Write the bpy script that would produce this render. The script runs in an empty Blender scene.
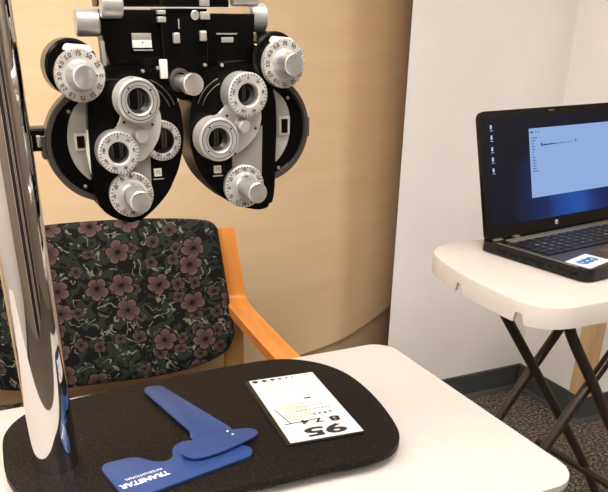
import bpy, bmesh, math, random
from mathutils import Vector, Matrix
PI = math.pi
SC = bpy.context.scene
COL = SC.collection
random.seed(7)

# ------------------------------------------------------------------ camera
cam_d = bpy.data.cameras.new('camera')
cam = bpy.data.objects.new('camera', cam_d)
COL.objects.link(cam)
cam.location = (0, 0, 1.295)
cam.rotation_euler = (math.radians(90 - 26.3), 0, math.radians(-23.5))
cam_d.sensor_width = 36
cam_d.lens = 715 / 608 * 36
cam_d.shift_x = (304 - 279) / 608
cam_d.shift_y = (385 - 246) / 608
cam_d.clip_start = 0.02
SC.camera = cam

# ------------------------------------------------------------------ world, lights, exposure
w = bpy.data.worlds.new('world')
SC.world = w
w.use_nodes = True
w.node_tree.nodes['Background'].inputs[0].default_value = (1.0, 0.95, 0.9, 1)
w.node_tree.nodes['Background'].inputs[1].default_value = 0.25
SC.view_settings.view_transform = 'Standard'
SC.view_settings.look = 'None'
SC.view_settings.gamma = 1
SC.view_settings.use_curve_mapping = False
SC.view_settings.exposure = 0.95
LAMP = 11.0                                       # strength of the ceiling panels
LAMPS = [(-0.9, 0.9), (-0.75, -1.4), (0.3, 0.2), (2.6, -0.6)]  # centres of the unseen ceiling panels; all but the first added to brighten walls


def area(name, loc, size, power, col=(1, 0.95, 0.88), rot=(0, 0, 0)):
    d = bpy.data.lights.new(name, 'AREA')
    d.shape = 'RECTANGLE'
    d.size, d.size_y = size
    d.energy = power
    d.color = col
    o = bpy.data.objects.new(name, d)
    COL.objects.link(o)
    o.location = loc
    o.rotation_euler = rot
    return o


# ------------------------------------------------------------------ material helpers
def lin(c):
    return tuple((x / 255 / 12.92) if x / 255 <= 0.04045 else ((x / 255 + 0.055) / 1.055) ** 2.4 for x in c)


def newmat(name):
    m = bpy.data.materials.new(name)
    m.use_nodes = True
    nt = m.node_tree
    return m, nt, nt.nodes['Principled BSDF']


def nd(nt, t, **kw):
    n = nt.nodes.new(t)
    for k, v in kw.items():
        setattr(n, k, v)
    return n


def coords(nt, scale=(1, 1, 1), kind='Object', rot=(0, 0, 0)):
    tc = nd(nt, 'ShaderNodeTexCoord')
    mp = nd(nt, 'ShaderNodeMapping')
    mp.inputs['Scale'].default_value = scale
    mp.inputs['Rotation'].default_value = rot
    nt.links.new(tc.outputs[kind], mp.inputs[0])
    return mp.outputs[0]


def simple(name, rgb, rough=0.5, metal=0.0, noise=0.0, nscale=40, bump=0.0, spec=0.5, coat=0.0):
    m, nt, b = newmat(name)
    c = lin(rgb)
    b.inputs['Base Color'].default_value = (*c, 1)
    b.inputs['Roughness'].default_value = rough
    b.inputs['Metallic'].default_value = metal
    b.inputs['Specular IOR Level'].default_value = spec
    b.inputs['Coat Weight'].default_value = coat
    v = coords(nt)
    n = nd(nt, 'ShaderNodeTexNoise')
    n.inputs['Scale'].default_value = nscale
    n.inputs['Detail'].default_value = 4
    nt.links.new(v, n.inputs['Vector'])
    r = nd(nt, 'ShaderNodeValToRGB')
    r.color_ramp.elements[0].position = 0.3
    r.color_ramp.elements[1].position = 0.7
    r.color_ramp.elements[0].color = (*[max(0, x * (1 - noise)) for x in c], 1)
    r.color_ramp.elements[1].color = (*[min(1, x * (1 + noise)) for x in c], 1)
    nt.links.new(n.outputs['Fac'], r.inputs[0])
    nt.links.new(r.outputs[0], b.inputs['Base Color'])
    if bump:
        bp = nd(nt, 'ShaderNodeBump')
        bp.inputs['Strength'].default_value = bump
        bp.inputs['Distance'].default_value = 0.002
        nt.links.new(n.outputs['Fac'], bp.inputs['Height'])
        nt.links.new(bp.outputs[0], b.inputs['Normal'])
    return m


def emit(name, rgb, strength):
    m, nt, b = newmat(name)
    c = lin(rgb)
    b.inputs['Base Color'].default_value = (0.004, 0.004, 0.005, 1)
    b.inputs['Specular IOR Level'].default_value = 0.15
    b.inputs['Roughness'].default_value = 0.25
    b.inputs['Emission Color'].default_value = (*c, 1)
    b.inputs['Emission Strength'].default_value = strength
    return m


def wood(name, light, dark, scale=(1, 1, 1), rough=0.4, kind='Object', contrast=1.0, nscale=3.0, rot=(0, 0, 0), coat=0.0):
    m, nt, b = newmat(name)
    v = coords(nt, scale, kind, rot)
    n = nd(nt, 'ShaderNodeTexNoise')
    n.inputs['Scale'].default_value = nscale
    n.inputs['Detail'].default_value = 6
    n.inputs['Roughness'].default_value = 0.6
    n.inputs['Distortion'].default_value = 0.6
    nt.links.new(v, n.inputs['Vector'])
    r = nd(nt, 'ShaderNodeValToRGB')
    r.color_ramp.elements[0].position = 0.5 - 0.25 / contrast
    r.color_ramp.elements[1].position = 0.5 + 0.25 / contrast
    r.color_ramp.elements[0].color = (*lin(dark), 1)
    r.color_ramp.elements[1].color = (*lin(light), 1)
    nt.links.new(n.outputs['Fac'], r.inputs[0])
    nt.links.new(r.outputs[0], b.inputs['Base Color'])
    b.inputs['Roughness'].default_value = rough
    b.inputs['Coat Weight'].default_value = coat
    return m


def math_n(nt, op, a, b=None, c=None, clamp=False):
    n = nd(nt, 'ShaderNodeMath', operation=op, use_clamp=clamp)
    for i, x in enumerate((a, b, c)):
        if x is None:
            continue
        if isinstance(x, (int, float)):
            n.inputs[i].default_value = x
        else:
            nt.links.new(x, n.inputs[i])
    return n.outputs[0]


def mix_c(nt, fac, a, b):
    n = nd(nt, 'ShaderNodeMix', data_type='RGBA')
    for i, x in ((0, fac), (6, a), (7, b)):
        if isinstance(x, tuple):
            n.inputs[i].default_value = (*x, 1)
        elif isinstance(x, (int, float)):
            n.inputs[i].default_value = x
        else:
            nt.links.new(x, n.inputs[i])
    return n.outputs[2]


def floral():
    m, nt, b = newmat('floral_fabric')
    v0 = coords(nt)
    # gentle wobble of the woven drawing
    wn = nd(nt, 'ShaderNodeTexNoise')
    wn.inputs['Scale'].default_value = 22
    wn.inputs['Detail'].default_value = 2
    nt.links.new(v0, wn.inputs['Vector'])
    sub = nd(nt, 'ShaderNodeVectorMath', operation='SUBTRACT')
    nt.links.new(wn.outputs['Color'], sub.inputs[0])
    sub.inputs[1].default_value = (0.5, 0.5, 0.5)
    scl = nd(nt, 'ShaderNodeVectorMath', operation='SCALE')
    nt.links.new(sub.outputs[0], scl.inputs[0])
    scl.inputs['Scale'].default_value = 0.02
    add = nd(nt, 'ShaderNodeVectorMath', operation='ADD')
    nt.links.new(v0, add.inputs[0])
    nt.links.new(scl.outputs[0], add.inputs[1])
    sp = nd(nt, 'ShaderNodeSeparateXYZ')
    nt.links.new(add.outputs[0], sp.inputs[0])
    cb = nd(nt, 'ShaderNodeCombineXYZ')
    nt.links.new(sp.outputs['X'], cb.inputs[0])
    nt.links.new(math_n(nt, 'ADD', sp.outputs['Z'], math_n(nt, 'MULTIPLY', sp.outputs['Y'], 0.6)), cb.inputs[1])
    vec = cb.outputs[0]
    BLACK, GREEN, SAGE = lin((17, 15, 16)), lin((38, 44, 37)), lin((122, 122, 108))
    # dark green leaves
    lv = nd(nt, 'ShaderNodeTexNoise')
    lv.inputs['Scale'].default_value = 26
    lv.inputs['Detail'].default_value = 1.5
    lv.inputs['Distortion'].default_value = 1.5
    nt.links.new(vec, lv.inputs['Vector'])
    leaf = math_n(nt, 'GREATER_THAN', lv.outputs['Fac'], 0.5)
    base = mix_c(nt, leaf, BLACK, GREEN)
    # pale strokes along the edges of the leaves
    ln = nd(nt, 'ShaderNodeTexNoise')
    ln.inputs['Scale'].default_value = 19
    ln.inputs['Detail'].default_value = 2
    ln.inputs['Distortion'].default_value = 1.0
    nt.links.new(vec, ln.inputs['Vector'])
    d = math_n(nt, 'ABSOLUTE', math_n(nt, 'SUBTRACT', ln.outputs['Fac'], 0.53))
    stroke = math_n(nt, 'LESS_THAN', d, 0.021)
    br = nd(nt, 'ShaderNodeTexNoise')
    br.inputs['Scale'].default_value = 38
    nt.links.new(vec, br.inputs['Vector'])
    stroke = math_n(nt, 'MULTIPLY', stroke, math_n(nt, 'GREATER_THAN', br.outputs['Fac'], 0.5))
    base = mix_c(nt, math_n(nt, 'MULTIPLY', stroke, 0.8), base, SAGE)

    def blossoms(base, scale, size, petals, keep, tint, off):
        vo = nd(nt, 'ShaderNodeTexVoronoi', voronoi_dimensions='2D')
        vo.inputs['Scale'].default_value = scale
        vo.inputs['Randomness'].default_value = 0.55
        o = nd(nt, 'ShaderNodeVectorMath', operation='ADD')
        nt.links.new(vec, o.inputs[0])
        o.inputs[1].default_value = off
        nt.links.new(o.outputs[0], vo.inputs['Vector'])
        rel = nd(nt, 'ShaderNodeVectorMath', operation='SUBTRACT')
        nt.links.new(o.outputs[0], rel.inputs[0])
        nt.links.new(vo.outputs['Position'], rel.inputs[1])
        rs = nd(nt, 'ShaderNodeSeparateXYZ')
        nt.links.new(rel.outputs[0], rs.inputs[0])
        ang = math_n(nt, 'ARCTAN2', rs.outputs[1], rs.outputs[0])
        cs = nd(nt, 'ShaderNodeSeparateColor')
        nt.links.new(vo.outputs['Color'], cs.inputs[0])
        ln_ = nd(nt, 'ShaderNodeVectorMath', operation='LENGTH')
        nt.links.new(rel.outputs[0], ln_.inputs[0])
        dist = ln_.outputs['Value']
        a = math_n(nt, 'MULTIPLY_ADD', ang, petals / 2, math_n(nt, 'MULTIPLY', cs.outputs[1], 6.28))
        lobe = math_n(nt, 'ABSOLUTE', math_n(nt, 'COSINE', a))
        rad = math_n(nt, 'MULTIPLY', math_n(nt, 'MULTIPLY_ADD', math_n(nt, 'POWER', lobe, 0.6), 0.42, 0.62), size)
        q = math_n(nt, 'DIVIDE', dist, rad)
        on = math_n(nt, 'GREATER_THAN', cs.outputs[0], 1 - keep)
        inside = math_n(nt, 'MULTIPLY', math_n(nt, 'LESS_THAN', q, 1.0), on)
        rim = math_n(nt, 'MULTIPLY', math_n(nt, 'LESS_THAN', q, 1.14), on)
        base = mix_c(nt, rim, base, lin((22, 16, 18)))
        dark = lin(tuple(int(x * 0.42) for x in tint))
        t = math_n(nt, 'POWER', q, 1.2, clamp=True)
        pet = mix_c(nt, t, dark, lin(tint))
        crease = math_n(nt, 'LESS_THAN', lobe, 0.22)
        pet = mix_c(nt, math_n(nt, 'MULTIPLY', crease, 0.7), pet, dark)
        eye = math_n(nt, 'LESS_THAN', q, 0.22)
        pet = mix_c(nt, eye, pet, lin((20, 10, 12)))
        return mix_c(nt, inside, base, pet)

    base = blossoms(base, 19, 0.017, 4, 0.55, (84, 68, 64), (0.31, 0.17, 0))
    base = blossoms(base, 11, 0.030, 5, 0.68, (98, 76, 74), (0.03, 0.05, 0))
    nt.links.new(base, b.inputs['Base Color'])
    b.inputs['Roughness'].default_value = 0.9
    b.inputs['Specular IOR Level'].default_value = 0.2
    wv = nd(nt, 'ShaderNodeTexNoise')
    wv.inputs['Scale'].default_value = 700
    nt.links.new(v0, wv.inputs['Vector'])
    bp = nd(nt, 'ShaderNodeBump')
    bp.inputs['Strength'].default_value = 0.3
    bp.inputs['Distance'].default_value = 0.001
    nt.links.new(wv.outputs['Fac'], bp.inputs['Height'])
    nt.links.new(bp.outputs[0], b.inputs['Normal'])
    return m


def speckle(name, stops, scale, rough, bump=0.3, dist=0.002, big=None):
    m, nt, b = newmat(name)
    b.inputs['Specular IOR Level'].default_value = 0.14
    v = coords(nt)
    n = nd(nt, 'ShaderNodeTexNoise')
    n.inputs['Scale'].default_value = scale
    n.inputs['Detail'].default_value = 3
    n.inputs['Roughness'].default_value = 0.7
    nt.links.new(v, n.inputs['Vector'])
    r = nd(nt, 'ShaderNodeValToRGB')
    cr = r.color_ramp
    while len(cr.elements) < len(stops):
        cr.elements.new(0.5)
    for e, (p, c) in zip(cr.elements, stops):
        e.position = p
        e.color = (*lin(c), 1)
    nt.links.new(n.outputs['Fac'], r.inputs[0])
    out = r.outputs[0]
    nt.links.new(out, b.inputs['Base Color'])
    b.inputs['Roughness'].default_value = rough
    bp = nd(nt, 'ShaderNodeBump')
    bp.inputs['Strength'].default_value = bump
    bp.inputs['Distance'].default_value = dist
    nt.links.new(n.outputs['Fac'], bp.inputs['Height'])
    nt.links.new(bp.outputs[0], b.inputs['Normal'])
    return m


M = {}
M['wall'] = simple('wall_paint', (235, 231, 227), 0.85, noise=0.02, nscale=6, bump=0.05)
M['taupe'] = simple('taupe_dimmed_wall', (140, 128, 116), 0.8, noise=0.02, nscale=6)  # unseen walls darkened so pole and black parts reflect a dim room
M['added_door'] = simple('dark_door', (44, 34, 28), 0.5, noise=0.1, nscale=5)  # for the unseen doors added to darken the pole's reflection
M['ceiling'] = simple('ceiling_tile', (225, 222, 215), 0.9, noise=0.04, nscale=120)
M['panel'] = wood('maple_laminate', (233, 207, 170), (223, 190, 149), (0.9, 0.9, 5.0), 0.5, contrast=1.0, nscale=2.2, rot=(0, 0.22, 0))
M['recess'] = wood('kick_laminate', (214, 188, 154), (200, 172, 138), (1, 1, 4), 0.55, nscale=2.5)
M['carpet'] = speckle('carpet', [(0.36, (38, 35, 31)), (0.47, (80, 73, 64)), (0.55, (112, 103, 90)), (0.66, (160, 148, 130))], 95, 0.95, 0.9, 0.006)
M['base'] = simple('vinyl_baseboard', (66, 68, 70), 0.5, noise=0.06, nscale=20)
M['table'] = simple('white_table_plastic', (192, 186, 180), 0.5, noise=0.015, nscale=90, bump=0.05)
M['table2'] = simple('almond_table_plastic', (200, 193, 185), 0.5, noise=0.015, nscale=90, bump=0.05)
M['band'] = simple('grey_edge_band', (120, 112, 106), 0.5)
M['legs'] = simple('brown_steel_tube', (48, 38, 34), 0.35, metal=0.3, noise=0.05, coat=0.3)
M['plate'] = speckle('black_textured_plate', [(0.40, (9, 7, 7)), (0.56, (17, 14, 14)), (0.70, (62, 52, 46))], 330, 0.5, 0.6, 0.0008)
M['chrome'] = simple('chrome', (206, 202, 200), 0.04, metal=1.0)
M['black'] = simple('black_enamel', (8, 7, 7), 0.25, noise=0.05, spec=0.15)
M['matte'] = simple('matte_black', (12, 10, 10), 0.5, noise=0.05, spec=0.2)
M['silver'] = simple('satin_silver', (208, 205, 201), 0.3, metal=0.6, noise=0.03)

M['greyplate'] = simple('grey_metal_plate', (158, 155, 150), 0.45, metal=0.25, noise=0.04)
M['inset'] = simple('grey_scale_inset', (172, 169, 164), 0.4, metal=0.15, noise=0.05)
M['mark'] = simple('marking_ink', (34, 28, 26), 0.6)
M['glass'] = simple('dark_lens_glass', (10, 8, 9), 0.06, coat=1.0)
M['rimgrey'] = simple('worn_rim', (92, 86, 80), 0.35, metal=0.6)
M['white'] = simple('white_label', (225, 220, 212), 0.5)
M['armwood'] = wood('honey_oak', (224, 146, 66), (204, 120, 44), (14, 1.4, 1.4), 0.3, contrast=1.2, nscale=3, coat=0.5)
M['legwood'] = wood('pale_beech', (206, 160, 100), (184, 134, 76), (10, 10, 1.2), 0.4, contrast=1.2, nscale=3)
M['trim'] = wood('pale_wood_trim', (214, 182, 140), (196, 160, 116), (10, 10, 1), 0.5, nscale=3)
M['fabric'] = floral()
M['blue'] = simple('blue_plastic', (34, 62, 116), 0.38, noise=0.05, nscale=80)
M['blue2'] = simple('blue_plastic_front', (31, 58, 111), 0.34, noise=0.05, nscale=80)
M['card'] = simple('white_card', (206, 206, 210), 0.45, noise=0.01)
M['ink'] = simple('card_ink', (22, 22, 26), 0.6)
M['sleeve'] = simple('dark_card_backing', (10, 9, 9), 0.3)
M['lapblack'] = simple('laptop_gloss_black', (12, 10, 10), 0.22, noise=0.05, spec=0.3)
M['lapgrey'] = simple('laptop_deck', (66, 58, 54), 0.32, metal=0.4, noise=0.05)
M['key'] = simple('key_black', (20, 18, 18), 0.35)
M['strip'] = simple('hinge_strip', (150, 142, 130), 0.3, metal=0.6)
M['sticker'] = simple('sticker_white', (226, 232, 240), 0.4)
M['stblue'] = simple('sticker_blue', (30, 110, 176), 0.4)
M['lampdiff'] = emit('lamp_diffuser', (255, 249, 242), LAMP)
M['scr_win'] = emit('screen_window', (150, 182, 232), 0.46)
M['scr_line'] = emit('screen_lines', (44, 76, 150), 0.42)
M['scr_icon'] = emit('screen_icons', (190, 205, 235), 0.45)


def spun(name='spun_aluminium', rgb=(222, 219, 215), rough=0.3, metal=0.85):
    m = simple(name, rgb, rough, metal=metal)
    b = m.node_tree.nodes['Principled BSDF']
    b.inputs['Anisotropic'].default_value = 0.85
    t = nd(m.node_tree, 'ShaderNodeTangent', direction_type='RADIAL', axis='Y')
    m.node_tree.links.new(t.outputs[0], b.inputs['Tangent'])
    return m


M['spun'] = spun()
M['dial'] = spun('dial_silver', (212, 209, 204), 0.4, 0.5)


def desk_mat():
    m, nt, b = newmat('screen_desktop')
    v = coords(nt)
    sep = nd(nt, 'ShaderNodeVectorMath', operation='DISTANCE')
    nt.links.new(v, sep.inputs[0])
    sep.inputs[1].default_value = (0.28, 0, 0.045)
    n = nd(nt, 'ShaderNodeTexNoise')
    n.inputs['Scale'].default_value = 12
    n.inputs['Detail'].default_value = 3
    nt.links.new(v, n.inputs['Vector'])
    dd = math_n(nt, 'ADD', sep.outputs['Value'], math_n(nt, 'MULTIPLY', math_n(nt, 'SUBTRACT', n.outputs['Fac'], 0.5), 0.1))
    r = nd(nt, 'ShaderNodeValToRGB')
    cr = r.color_ramp
    cr.elements.new(0.5)
    for e, (p, c) in zip(cr.elements, [(0.0, (34, 88, 180)), (0.09, (16, 40, 96)), (0.2, (10, 13, 28))]):
        e.position = p
        e.color = (*lin(c), 1)
    nt.links.new(dd, r.inputs[0])
    nt.links.new(r.outputs[0], b.inputs['Emission Color'])
    b.inputs['Emission Strength'].default_value = 0.5
    b.inputs['Base Color'].default_value = (0.004, 0.004, 0.005, 1)
    b.inputs['Specular IOR Level'].default_value = 0.15
    b.inputs['Roughness'].default_value = 0.3
    return m


M['scr_desk'] = desk_mat()


# ------------------------------------------------------------------ mesh helpers
def nb():
    return bmesh.new()


def obj(name, bm, mat, parent=None, smooth=True, loc=None, rot=None):
    bmesh.ops.recalc_face_normals(bm, faces=bm.faces[:])
    me = bpy.data.meshes.new(name)
    bm.to_mesh(me)
    bm.free()
    me.materials.append(mat)
    if smooth:
        me.polygons.foreach_set('use_smooth', [True] * len(me.polygons))
        me.set_sharp_from_angle(angle=math.radians(32))
    o = bpy.data.objects.new(name, me)
    COL.objects.link(o)
    if parent:
        o.parent = parent
    if loc:
        o.location = loc
    if rot:
        o.rotation_euler = rot
    return o


def thing(name, label, cat, loc=(0, 0, 0), rotz=0, group=None):
    o = bpy.data.objects.new(name, None)
    COL.objects.link(o)
    o.empty_display_size = 0.05
    o.location = loc
    o.rotation_euler = (0, 0, rotz)
    o['label'] = label
    o['category'] = cat
    if group:
        o['group'] = group
    return o


def tag(o, label, cat, group=None):
    o['label'] = label
    o['category'] = cat
    if group:
        o['group'] = group
    return o


def struct(name, bm, m, smooth=False):
    o = obj(name, bm, m, None, smooth)
    o['kind'] = 'structure'
    return o


def box(bm, x0, x1, y0, y1, z0, z1, bev=0.0, mat=None):
    r = bmesh.ops.create_cube(bm, size=1.0)
    vs = r['verts']
    for v in vs:
        v.co = Vector((x0 + (v.co.x + 0.5) * (x1 - x0), y0 + (v.co.y + 0.5) * (y1 - y0), z0 + (v.co.z + 0.5) * (z1 - z0)))
    if bev > 0:
        es = list({e for v in vs for e in v.link_edges})
        r2 = bmesh.ops.bevel(bm, geom=es, offset=bev, segments=3, affect='EDGES', profile=0.5)
        vs = list({v for f in r2['faces'] for v in f.verts} | {v for v in vs if v.is_valid})
    if mat is not None:
        bmesh.ops.transform(bm, matrix=mat, verts=[v for v in vs if v.is_valid])
    return bm


def prism(bm, pts, a0, a1, axis='z', bev=0.0, seg=2):
    """closed outline pts (2-D) swept along axis from a0 to a1; axis y: pts are (x,z); axis x: pts are (y,z)"""
    def P(p, a):
        return {'z': (p[0], p[1], a), 'y': (p[0], a, p[1]), 'x': (a, p[0], p[1])}[axis]
    va = [bm.verts.new(P(p, a0)) for p in pts]
    vb = [bm.verts.new(P(p, a1)) for p in pts]
    n = len(pts)
    fa = bm.faces.new(va[::-1])
    fb = bm.faces.new(vb)
    for i in range(n):
        bm.faces.new((va[i], va[(i + 1) % n], vb[(i + 1) % n], vb[i]))
    if bev > 0:
        es = list(set(fa.edges) | set(fb.edges))
        bmesh.ops.bevel(bm, geom=es, offset=bev, segments=seg, affect='EDGES', profile=0.5)
    return bm


def smooth_loop(pts, n=6):
    out = []
    L = len(pts)
    for i in range(L):
        p0, p1, p2, p3 = [Vector(pts[(i + k - 1) % L]) for k in range(4)]
        for j in range(n):
            t = j / n
            out.append(tuple(0.5 * ((2 * p1) + (-p0 + p2) * t + (2 * p0 - 5 * p1 + 4 * p2 - p3) * t * t + (-p0 + 3 * p1 - 3 * p2 + p3) * t ** 3)))
    return out


def smooth_path(pts, n=6):
    P = [Vector(p) for p in pts]
    out = []
    for i in range(len(P) - 1):
        p0 = P[max(i - 1, 0)]
        p1, p2 = P[i], P[i + 1]
        p3 = P[min(i + 2, len(P) - 1)]
        for j in range(n):
            t = j / n
            out.append(0.5 * ((2 * p1) + (-p0 + p2) * t + (2 * p0 - 5 * p1 + 4 * p2 - p3) * t * t + (-p0 + 3 * p1 - 3 * p2 + p3) * t ** 3))
    out.append(P[-1])
    return out


def rrect(x0, x1, y0, y1, r, n=10):
    rr = r if isinstance(r, (list, tuple)) else [r] * 4
    pts = []
    for (cx, cy, a, q) in ((x1 - rr[0], y1 - rr[0], 0, rr[0]), (x0 + rr[1], y1 - rr[1], 90, rr[1]), (x0 + rr[2], y0 + rr[2], 180, rr[2]), (x1 - rr[3], y0 + rr[3], 270, rr[3])):
        for k in range(n + 1):
            t = math.radians(a + 90 * k / n)
            pts.append((cx + q * math.cos(t), cy + q * math.sin(t)))
    return pts


def round_poly(pts, r, n=5):
    """rounds every corner of a polygon; r one number or one per corner"""
    out = []
    L = len(pts)
    for i in range(L):
        rad = r[i] if isinstance(r, (list, tuple)) else r
        p, a, b = Vector(pts[i]), Vector(pts[i - 1]), Vector(pts[(i + 1) % L])
        da, db = (a - p), (b - p)
        ra = min(rad, da.length * 0.48)
        rb = min(rad, db.length * 0.48)
        s, e = p + da.normalized() * ra, p + db.normalized() * rb
        for k in range(n + 1):
            t = k / n
            out.append(tuple((1 - t) ** 2 * s + 2 * t * (1 - t) * p + t * t * e))
    return out


def lathe(bm, prof, c=(0, 0, 0), axis='y', seg=40, sgn=1):
    """prof: (radius, along); revolved about the axis through c"""
    rings = []
    for r, a in prof:
        if r < 1e-6:
            rings.append([None, a])
            continue
        ring = []
        for k in range(seg):
            t = 2 * PI * k / seg
            u, v = r * math.cos(t), r * math.sin(t)
            q = {'y': (u, a, v), 'z': (u, v, a), 'x': (a, u, v)}[axis]
            ring.append(bm.verts.new((c[0] + q[0], c[1] + q[1], c[2] + q[2])))
        rings.append([ring, a])
    for i in range(len(rings) - 1):
        A, B = rings[i], rings[i + 1]
        def cv(a):
            q = {'y': (0, a, 0), 'z': (0, 0, a), 'x': (a, 0, 0)}[axis]
            return bm.verts.new((c[0] + q[0], c[1] + q[1], c[2] + q[2]))
        if A[0] is None and B[0] is None:
            continue
        if A[0] is None:
            v = cv(A[1])
            for k in range(seg):
                bm.faces.new((v, B[0][k], B[0][(k + 1) % seg]))
        elif B[0] is None:
            v = cv(B[1])
            for k in range(seg):
                bm.faces.new((v, A[0][(k + 1) % seg], A[0][k]))
        else:
            for k in range(seg):
                bm.faces.new((A[0][k], A[0][(k + 1) % seg], B[0][(k + 1) % seg], B[0][k]))
    return bm


def tube(bm, path, r, seg=14, cap=True):
    P = [Vector(p) for p in path]
    rings = []
    up = None
    for i, p in enumerate(P):
        t = (P[min(i + 1, len(P) - 1)] - P[max(i - 1, 0)]).normalized()
        if up is None:
            up = Vector((0, 0, 1)) if abs(t.z) < 0.9 else Vector((1, 0, 0))
        s = t.cross(up).normalized()
        up = s.cross(t).normalized()
        rings.append([bm.verts.new(p + r * (math.cos(2 * PI * k / seg) * s + math.sin(2 * PI * k / seg) * up)) for k in range(seg)])
    for A, B in zip(rings, rings[1:]):
        for k in range(seg):
            bm.faces.new((A[k], A[(k + 1) % seg], B[(k + 1) % seg], B[k]))
    if cap:
        bm.faces.new(rings[0][::-1])
        bm.faces.new(rings[-1])
    return bm


def text_into(bm, s, size, mat, extrude=0.0, align='CENTER', weight=0.0):
    cu = bpy.data.curves.new('lettering', 'FONT')
    cu.body = s
    cu.size = size
    cu.align_x = align
    cu.align_y = 'CENTER'
    cu.extrude = extrude
    cu.offset = weight
    cu.resolution_u = 3
    o = bpy.data.objects.new('lettering', cu)
    COL.objects.link(o)
    bpy.context.view_layer.update()
    dg = bpy.context.evaluated_depsgraph_get()
    me = bpy.data.meshes.new_from_object(o.evaluated_get(dg))
    me.transform(mat)
    bm.from_mesh(me)
    bpy.data.meshes.remove(me)
    bpy.data.objects.remove(o)
    bpy.data.curves.remove(cu)
    return bm


# ------------------------------------------------------------------ the setting
bm = nb(); box(bm, -2.2, 3.6, -2.4, 2.9, -0.05, 0.0); struct('floor', bm, M['carpet'])
bm = nb(); box(bm, -2.2, 3.6, -2.4, 2.9, 2.6, 2.65); struct('ceiling', bm, M['ceiling'])
bm = nb(); prism(bm, [(1.30, 2.01), (1.93, 2.01), (1.93, 2.75), (1.82, 2.75)], 0, 2.6); struct('wall_back', bm, M['wall'])
bm = nb(); prism(bm, [(1.93, 1.68), (3.45, 1.68), (3.45, 2.75), (1.93, 2.75)], 0, 2.6); struct('wall_right', bm, M['wall'])
bm = nb(); box(bm, -2.1, 1.82, 2.75, 2.85, 0, 2.6); struct('wall_far', bm, M['wall'])
bm = nb(); box(bm, -2.1, -2.0, -2.3, 2.75, 0, 2.6); struct('wall_left', bm, M['wall'])
bm = nb(); box(bm, 3.45, 3.55, -2.3, 1.68, 0, 2.6); struct('wall_side', bm, M['taupe'])
bm = nb(); box(bm, -2.0, 3.45, -2.3, -2.2, 0, 2.6); struct('wall_front', bm, M['taupe'])
for i, x in enumerate((0.1, 1.5)):  # unseen doors behind the camera, added as dark stripes in the chrome pole
    bm = nb(); box(bm, x, x + 0.9, -2.2, -2.17, 0, 2.1, 0.004); struct('added_door_%d' % (i + 1), bm, M['added_door'])
    bm = nb(); box(bm, x - 0.08, x, -2.2, -2.16, 0, 2.18); box(bm, x + 0.9, x + 0.98, -2.2, -2.16, 0, 2.18); box(bm, x, x + 0.9, -2.2, -2.16, 2.1, 2.18); struct('trim_%d' % (i + 2), bm, M['wall'])  # pale frames added as light stripes in the pole's reflection


def cove(pts):
    bm = nb()
    prof = [(0.0, 0.0), (0.016, 0.0), (0.0135, 0.006), (0.006, 0.016), (0.005, 0.097), (0.002, 0.102), (0.0, 0.102)]
    n = len(pts)
    rows = []
    for i, p in enumerate(pts):
        p = Vector(p)
        da = (p - Vector(pts[i - 1])).normalized() if i > 0 else None
        db = (Vector(pts[i + 1]) - p).normalized() if i < n - 1 else None
        na = Vector((da.y, -da.x)) if da else None
        nb_ = Vector((db.y, -db.x)) if db else None
        if na is None:
            m = nb_
        elif nb_ is None:
            m = na
        else:
            m = (na + nb_) / (1 + na.dot(nb_))
        rows.append([bm.verts.new((p.x + m.x * d, p.y + m.y * d, z)) for d, z in prof])
    for A, B in zip(rows, rows[1:]):
        for k in range(len(prof) - 1):
            bm.faces.new((A[k], A[k + 1], B[k + 1], B[k]))
    return bm


struct('baseboard_right', cove([(1.302, 2.01), (1.93, 2.01), (1.93, 1.68), (3.45, 1.68)]), M['base'])
struct('baseboard_left', cove([(-2.0, -2.2), (-2.0, 2.75)]), M['base'])
# wooden guard on the outside corner of the right wall
bm = nb(); prism(bm, [(1.922, 1.672), (1.968, 1.672), (1.968, 1.68), (1.93, 1.68), (1.93, 1.735), (1.922, 1.735)], 0.103, 2.6, bev=0.002)
struct('trim_1', bm, M['trim'])

# curved maple panel on a recessed kick
PC = smooth_path([(-2.0, 2.34), (-1.2, 2.16), (-0.4, 2.04), (0.2, 2.01), (0.62, 2.03), (1.024, 2.136), (1.263, 2.229), (1.586, 2.455), (1.66, 2.52)], 6)


def sweep_wall(bm, path, z0, z1, off0, off1):
    n = len(path)
    F, B = [], []
    for i, p in enumerate(path):
        t = (path[min(i + 1, n - 1)] - path[max(i - 1, 0)]).normalized()
        nr = Vector((-t.y, t.x))
        for L, off in ((F, off0), (B, off1)):
            q = p + nr * off
            L.append((bm.verts.new((q.x, q.y, z0)), bm.verts.new((q.x, q.y, z1))))
    for i in range(n - 1):
        for L in (F, B):
            bm.faces.new((L[i][0], L[i + 1][0], L[i + 1][1], L[i][1]))
        bm.faces.new((F[i][0], F[i + 1][0], B[i + 1][0], B[i][0]))
        bm.faces.new((F[i][1], F[i + 1][1], B[i + 1][1], B[i][1]))
    for i in (0, n - 1):
        bm.faces.new((F[i][0], F[i][1], B[i][1], B[i][0]))
    return bm


o = struct('wall_curved', sweep_wall(nb(), PC, 0.25, 2.6, 0.0, 0.03), M['panel'], True)
o = struct('wall_kick', sweep_wall(nb(), PC, 0.0, 2.55, 0.022, 0.04), M['recess'], True)

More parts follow.
